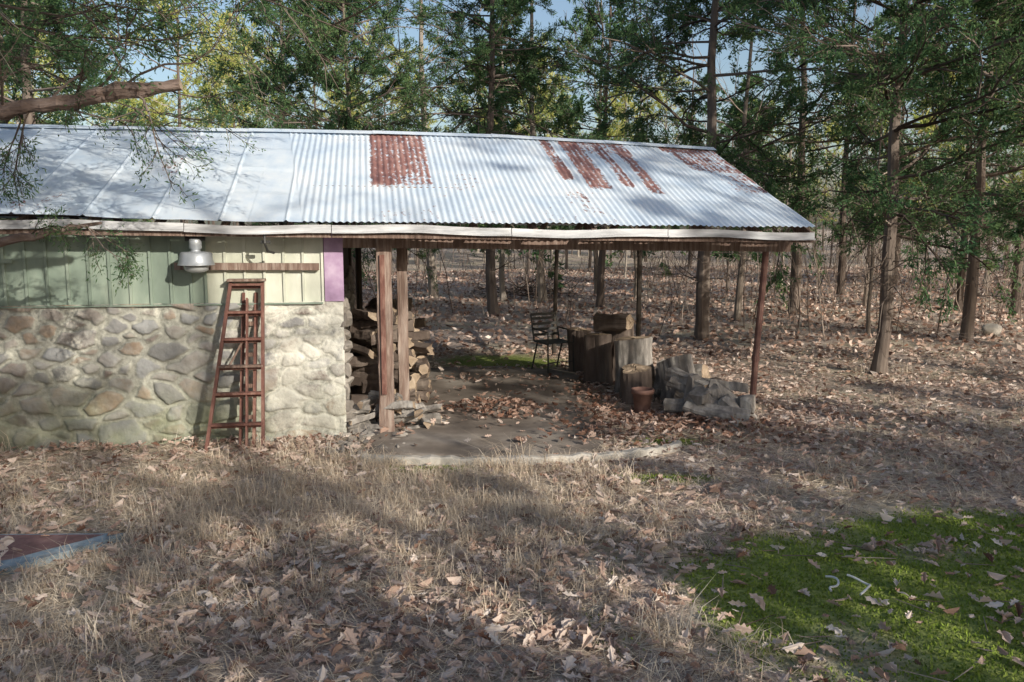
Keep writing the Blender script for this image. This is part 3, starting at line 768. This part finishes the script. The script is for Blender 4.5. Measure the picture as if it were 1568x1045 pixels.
while len(pts)<175 and tries<20000:
    tries+=1
    r=24+50*g2.random()**.8;a=g2.uniform(-PI,PI)
    if abs(a)>.85 and g2.random()<.87: continue
    if -.85<a<-.05 and g2.random()<.3: continue
    x=r*math.sin(a);y=r*math.cos(a)
    if y<-5 and x>-6: continue
    if y<20 and abs(x)<14 and y>-20: continue
    if any((x-p[0])**2+(y-p[1])**2<(2.4)**2 for p in pts): continue
    pts.append((x,y,0))
while len(pts)<275:   # far thickening of the wood
    r=46+44*g2.random();a=g2.uniform(-.75,.85);pts.append((r*math.sin(a),r*math.cos(a),1))
for x,y,far in pts:
    left=x/y<-.05 if y>0 else False
    q=g2.random()
    if far: 
        if q<.30: o=fc[2];dm=0
        elif q<.42: o=fp[2];dm=3
        else: o=fb[(2,3,4,4)[g2.integers(4)]];dm=0
    elif q<(.07 if left else .24): o=fc[g2.integers(3)];dm=0
    elif q<(.44 if left else .48): o=fp[g2.integers(3)];dm=3
    else: o=fb[g2.integers(5)];dm=0
    z=groundh(np.array([x]),np.array([y]))[0]
    FB.merge(o,x,y,z,g2.random()*6.28,g2.uniform(.65,1.05),dm)
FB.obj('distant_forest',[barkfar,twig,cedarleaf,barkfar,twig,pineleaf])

# unseen trees added on the sun side, placed and sized to cast dappled shade
HX,HY,TEL=.66,-.751,.42
def SP(s,D): return (HX*D+(-HY)*s, HY*D+HX*s)
for s,D,k,sc in [(-4.5,10,1,1.2),(-2.2,9,1,1.25),(.25,9.5,1,1.22),(2.5,8.0,2,.80),(4.3,8.2,2,.84),(6.0,8.6,2,.82),(7.8,8.0,2,.84),(9.6,8.8,2,.85),(11.4,8.2,2,.82),(13.2,8.6,2,.8),
 (7.3,14,3,1.0),(-.5,15,1,1.2)]:
    x,y=SP(s,D);put('cedar_tree',ced[k],x,y,sc)
for s,D,k,sc in[(.6,13,0,1.0),(9.2,8.5,1,1.0),(-1.6,22,0,1),(17,22,0,1)]:
    x,y=SP(s,D);put('shade_pine_tree',pin[k],x,y,sc)
for s,D,k,sc in[(2.8,12,1,1.15),(5.2,15,0,1.1),(8.0,12.5,1,1.0),(11.5,13,3,1.1),(14,12,0,1)]:
    x,y=SP(s,D);put('oak_tree',bar[k],x,y,sc)

def leftcedar():
    B=MB();g=np.random.default_rng(55)
    tube(B,[(-5.3,6.5,-.2),(-5.25,6.5,1),(-5.1,6.5,2.2),(-5.2,6.55,3.6),(-5.1,6.7,5.5),(-5.2,6.6,8)],[.24,.19,.17,.14,.1,.04],14,0,.4,None,.12,3)
    P,R=resamp([(-5.15,6.5,2.7),(-4.5,6.3,2.85),(-3.9,6.1,2.98),(-3.45,6.0,2.98),(-3.0,5.95,3.05),(-2.55,5.95,3.11),(-2.26,5.98,3.15)],[.11,.08,.06,.052,.05,.046,.036],34,.012,3)
    tube(B,P,R,14,3,.8,4,.2,5)
    P,R=resamp([(-5.1,6.5,1.9),(-4.4,6.9,2.0),(-3.9,6.9,2.12),(-3.6,6.95,2.18),(-3.35,7.0,2.22)],[.06,.04,.032,.024,.010],18,.012,4)
    tube(B,P,R,8,3,.8)
    st=[];di=[];Ls=[];Rs=[]
    for p,d,L,r in[((-3.1,5.95,3.05),(.5,.1,-.5),.85,.010),((-2.6,5.95,3.12),(.55,.1,-.6),.8,.009),((-3.4,6,3.0),(.1,-.1,-.6),.6,.008),((-3.0,6,3.06),(.3,.1,.9),.7,.010),
      ((-2.7,6,3.12),(.8,.2,.6),1.1,.010),((-3.6,6,3.0),(.0,.1,.9),.9,.010),((-3.5,6.95,2.2),(.5,0,-.5),.5,.008),((-3.45,6.95,2.2),(.2,0,-.9),.5,.008),((-3.9,6.9,2.1),(.3,0,.6),.5,.008),((-2.4,6,3.14),(.6,.1,-.25),.7,.007),
      ((-3.3,6,3.02),(-.3,-.1,-.7),.8,.008),((-3.2,6,3.03),(.7,-.1,.3),1.3,.009),((-2.9,6,3.06),(.4,.3,.5),1.2,.009),((-3.5,6,3.0),(.3,-.2,.6),1.2,.009)]:
        st.append(p);di.append(d);Ls.append(L);Rs.append(r)
    tw=grow(B,np.array(st,float),nrm(np.array(di,float)),np.array(Ls),np.array(Rs),3,[7,5],g,1,-.04,.24,.5)
    sel=np.arange(len(tw[2][0]))%3!=0
    leaves(B,tuple(x[sel] for x in tw[2]),g,16,.04,.005,2,.6)
    n=80;z=g.uniform(3.5,7.2,n);az=g.uniform(-1.9,1.9,n);el=g.uniform(-.08,.4,n)
    D=np.stack([np.cos(az)*np.cos(el),np.sin(az)*np.cos(el),np.sin(el)],1)
    P=np.stack([np.full(n,-5.15),np.full(n,6.6),z],1)
    tw=grow(B,P,D,g.uniform(1.8,4.6,n),np.full(n,.018),3,[9,7],g,1,-.008,.16,.40)
    leaves(B,tw[2],g,24,.05,.0065,2,.65);leaves(B,tw[1],g,12,.05,.0065,2,.65)
    n=20;z=g.uniform(3,7,n);az=g.uniform(1.9,4.4,n);D=np.stack([np.cos(az),np.sin(az),0*az+.2],1)
    P=np.stack([np.full(n,-5.15),np.full(n,6.6),z],1)
    tw=grow(B,P,D,g.uniform(1.5,3,n),np.full(n,.03),3,[6,5],g,1,0,.16,.45);leaves(B,tw[2],g,10,.1,.014,2)
    B.obj('juniper_tree',[bark,twigd,cedarleaf,limbbark,cutwood])
leftcedar()
put('cedar_tree',near[1],-8.2,14.8,.9)

def brush():
    B=MB();g=np.random.default_rng(8)
    n=750;r=16+30*g.random(n)**.8;a=g.uniform(-.75,.95,n);a=np.where(g.random(n)<.5,np.abs(a)*.8+.15,a)
    x=r*np.sin(a);y=r*np.cos(a);k=(y>15.5)
    x,y=x[k],y[k];n=len(x)
    P=np.stack([x,y,groundh(x,y)-.03],1)
    D=nrm(np.stack([g.normal(size=n)*.15,g.normal(size=n)*.15,np.ones(n)],1))
    grow(B,P,D,g.uniform(.8,4.2,n),g.uniform(.006,.016,n),3,[6,3],g,0,.1,.12,.4)
    B.obj('undergrowth',[twig])
    B=MB();n=110
    c=np.array([.4,26.5,0]);P=c+g.normal(size=(n,3))*[.8,.5,0]+[0,0,.1];P[:,2]=np.abs(g.normal(size=n))*.2
    D=nrm(g.normal(size=(n,3))*[1,1,.2]);grow(B,P,D,g.uniform(.5,1.2,n),g.uniform(.01,.02,n),2,[3],g,0)
    B.obj('brush_pile',[twigd])
brush()

# ------------------------------------------------------------------ litter & grass
def inbuild(x,y):
    a,b=toL(x,y);return (a<.22)&(b>-.06)&(b<5.3)
SLP=np.array([(-1.35,7.85),(-.3,7.74),(.85,7.95),(.95,9.3),(1.0,10.2),(.95,12.6),(-1.6,12.8),(-1.5,9.2)])
def inpoly(x,y,P=SLP):
    c=np.zeros(x.shape,bool);n=len(P)
    for i in range(n):
        x0,y0=P[i];x1,y1=P[(i+1)%n]
        cond=((y0>y)!=(y1>y));xx=(x1-x0)*(y-y0)/((y1-y0)+1e-12)+x0
        c^=cond&(x<xx)
    return c
PSL=np.array([(-4.4,5.8),(-2.72,5.8),(-2.95,5.38),(-3.6,5.0),(-4.4,4.9)])
def litter():
    B=MB();g=np.random.default_rng(31)
    n=62000;y=3.0+(15-3.0)*g.random(n)**.8;x=(g.random(n)*2-1)*(y*.72+1.2)
    pile=g.random(n)
    dens=.42+1.25*(fbm(x*1.1,y*1.1,51)-.38)
    m=mossmask(x,y);dens*=1-.86*m
    sl=inpoly(x,y);sm=np.where(sl,.05+.5*ss(.5,.68,fbm(x*1.6,y*1.6,83)),1.);sm=np.where(inpoly(x,y,PSL),.06,sm)
    dr=np.exp(-(((x+.35)/.6)**2+((y-9.75)/.33)**2))*1.1+np.exp(-(((x-1.9)/1.0)**2+((y-8.95)/.5)**2))*1.8+np.exp(-(((x-1.05)/.25)**2+((y-10.2)/1.3)**2))*.9
    wl=toL(x,y);dr+=.3*((wl[0]<.2)&(wl[1]<0)&(wl[1]>-.35))
    gm=np.exp(-(((x+1.2)/1.7)**2+((y-6.9)/.8)**2));dens*=1-.8*gm
    kb=(np.abs(y-(7.69+.12*np.clip(x,0,2)**1.6))<.13)&(x>-1.4)&(x<1.7);dens=np.where(kb,dens*.2,dens)
    dens=dens*sm+dr*np.where(kb,.3,1)
    k=(pile<dens)&~inbuild(x,y)
    x,y,sl,dr=x[k],y[k],sl[k],dr[k];n=len(x)
    hx=np.array([0,.12,.22,.34,.5,.62,.78,.88,1.]);hy=np.array([0,.06,.22,.10,.30,.13,.22,.08,0])
    ox=np.concatenate([hx,hx[1:-1]]);oy=np.concatenate([hy,-hy[1:-1]])
    S=g.uniform(.05,.125,n)*(1-.25*g.random(n))*np.where(y<6,1.1,1)
    fold=g.uniform(-.2,.9,n);curl=g.normal(size=n)*.9
    wd=g.uniform(.75,1.35,n)
    lx=(ox[None]-.5)*S[:,None]
    ly=oy[None]*S[:,None]*wd[:,None]*(1-.25*np.abs(fold[:,None]))
    lz=np.abs(oy)[None]*S[:,None]*fold[:,None]+curl[:,None]*((ox-.5)**2)[None]*S[:,None]*.7+g.normal(size=(n,16))*.035*S[:,None]
    az=g.random(n)*6.28;tx=g.normal(size=n)*.28;ty=g.normal(size=n)*.28
    stand=g.random(n)<.08;tx=np.where(stand,tx*3,tx)
    c,s=np.cos(tx)[:,None],np.sin(tx)[:,None];ly,lz=ly*c-lz*s,ly*s+lz*c
    c,s=np.cos(ty)[:,None],np.sin(ty)[:,None];lx,lz=lx*c-lz*s,lx*s+lz*c
    c,s=np.cos(az)[:,None],np.sin(az)[:,None];X=lx*c-ly*s;Y=lx*s+ly*c
    z0=groundh(x,y)+.008+g.random(n)*.035+np.where(sl,.05,0)+np.clip(dr,0,1.2)*g.random(n)*.07
    z0=np.where(inpoly(x,y,PSL),.055,z0)
    Z=lz-lz.min(1,keepdims=True)*.8+z0[:,None]
    V=np.stack([X+x[:,None],Y+y[:,None],Z],-1).reshape(-1,3)
    b=(np.arange(n)*16)[:,None]
    f1=np.arange(9)[None,::-1]+b
    f2=np.concatenate([[0],np.arange(9,16),[8]])[None]+b
    rn=np.clip(g.normal(.55,.26,n)-.35*np.clip(dr,0,1)-.2*sl,0,1)
    B.add(V,f1,0,np.repeat(rn,16));B.f.append((f2,0))
    n=60000;y=14+30*g.random(n)**.8;x=(g.random(n)*2-1)*(y*.72+2);keep=g.random(n)>mossmask(x,y)*.8;x=x[keep];y=y[keep];n=len(x)
    d=nrm(np.stack([g.normal(size=n),g.normal(size=n),g.normal(size=n)*.35],1))
    rhombs(B,np.stack([x,y,groundh(x,y)+.02],1),d,g.uniform(.09,.17,n),g.uniform(.025,.05,n),0,np.clip(g.normal(.42,.25,n),0,1))
    B.obj('leaf_litter',[deadleaf])
litter()
def grass():
    B=MB();g=np.random.default_rng(91)
    nt=7500;y=3.4+9.5*g.random(nt)**1.1;x=(g.random(nt)*2-1)*(y*.7+.8)
    d=.05+1.5*np.exp(-(((x+1.3)/1.9)**2+((y-6.7)/1.0)**2))+.35*np.exp(-(((x-.2)/1.2)**2+((y-5.4)/1.0)**2))+.3*np.exp(-(((x+2.6)/.8)**2+((y-4.6)/1)**2))
    d*=(.3+1.3*fbm(x*1.5,y*1.5,61));d*=1-.9*mossmask(x,y)
    k=(g.random(nt)<d)&~inbuild(x,y)&~inpoly(x,y)&~inpoly(x,y,PSL);x=x[k];y=y[k];nt=len(x)
    m=26;N=nt*m;tx=np.repeat(x,m)+g.normal(size=N)*.05;ty=np.repeat(y,m)+g.normal(size=N)*.05
    hh=np.repeat(g.uniform(.05,.19,nt)*(1+.7*(g.random(nt)<.12)),m)*g.uniform(.4,1.2,N)
    th=g.random(N)*6.28;ln=g.uniform(.3,2.4,N)
    dx=np.cos(th)*hh*ln;dy=np.sin(th)*hh*ln
    z=groundh(tx,ty);p0=np.stack([tx,ty,z],1);p1=np.stack([tx+dx*.3,ty+dy*.3,z+hh*.65],1);p2=np.stack([tx+dx,ty+dy,z+hh*g.uniform(.2,1.05,N)],1)
    w=np.stack([-np.sin(th),np.cos(th),0*th],1)*g.uniform(.0012,.003,N)[:,None]
    V=np.stack([p0-w,p0+w,p1-w*.8,p1+w*.8,p2],1).reshape(-1,3);b=(np.arange(N)*5)[:,None]
    rn=np.repeat(np.clip(np.repeat(g.random(nt),m)*.5+g.random(N)*.5,0,1),5)
    B.add(V,np.array([[0,1,3,2]])+b,0,rn);B.f.append((np.array([[2,3,4]])+b,0))
    N=60000;y=3.3+5.5*g.random(N);x=(g.random(N)*2-1)*(y*.7+.5);k=(fbm(x*1.3,y*1.3,71)>.36)&(mossmask(x,y)<.4)&~inpoly(x,y)&~inbuild(x,y)&~inpoly(x,y,PSL);x=x[k];y=y[k];N=len(x)
    dd=nrm(np.stack([g.normal(size=N),g.normal(size=N),np.abs(g.normal(size=N))*.35],1))
    rhombs(B,np.stack([x,y,groundh(x,y)+.012],1),dd,g.uniform(.05,.2,N),g.uniform(.001,.0022,N),0,g.uniform(.3,1,N))
    B.obj('dry_grass',[straw])
    B=MB();N=130000;x=g.uniform(-2,5,N);y=g.uniform(3.4,9,N);k=g.random(N)<mossmask(x,y)*.95;x=x[k];y=y[k];k=~inpoly(x,y);x=x[k];y=y[k];N=len(x)
    d=nrm(np.stack([g.normal(size=N)*.6,g.normal(size=N)*.6,np.ones(N)],1))
    rhombs(B,np.stack([x,y,groundh(x,y)-.004],1),d,g.uniform(.012,.035,N),g.uniform(.003,.007,N),0,g.random(N))
    B.obj('moss',[mossb])
    B=MB();n=500;y=3.5+10*g.random(n);x=(g.random(n)*2-1)*y*.7;th=g.random(n)*6.28;L=g.uniform(.05,.35,n);z=groundh(x,y)+.02
    k=~inbuild(x,y);x,y,th,L,z=x[k],y[k],th[k],L[k],z[k]
    segs(B,np.stack([x,y,z],1),np.stack([x+np.cos(th)*L,y+np.sin(th)*L,z+.02],1),.004,.002,4,0,g.random(len(x)));B.obj('fallen_twigs',[twig])
grass()

# ------------------------------------------------------------------ light, sky, camera
w=bpy.data.worlds.new('World');scene.world=w;w.use_nodes=True;nt=w.node_tree
sk=nt.nodes.new('ShaderNodeTexSky');sk.sky_type='NISHITA';sk.sun_disc=False
el=math.atan(TEL);sk.sun_elevation=el;sk.sun_rotation=math.atan2(HX,HY)
sk.dust_density=2.2;sk.air_density=1.0;sk.ozone_density=1
bg=nt.nodes['Background'];bg.inputs[1].default_value=.15;nt.links.new(sk.outputs[0],bg.inputs[0])
L=bpy.data.lights.new('sun','SUN');L.energy=5;L.angle=math.radians(.5);L.color=(1,.92,.78)
so=bpy.data.objects.new('sun',L);scene.collection.objects.link(so)
so.rotation_euler=Vector((HX,HY,TEL)).to_track_quat('Z','Y').to_euler()
cam=bpy.data.cameras.new('camera');co=bpy.data.objects.new('camera',cam);scene.collection.objects.link(co)
cam.lens=29.85;cam.sensor_width=36;cam.clip_end=2000;cam.clip_start=.05
co.location=(0,0,2.2);co.rotation_euler=(math.radians(90-7.76),0,0)
scene.camera=co
scene.view_settings.view_transform='Standard';scene.view_settings.look='None';scene.view_settings.exposure=0
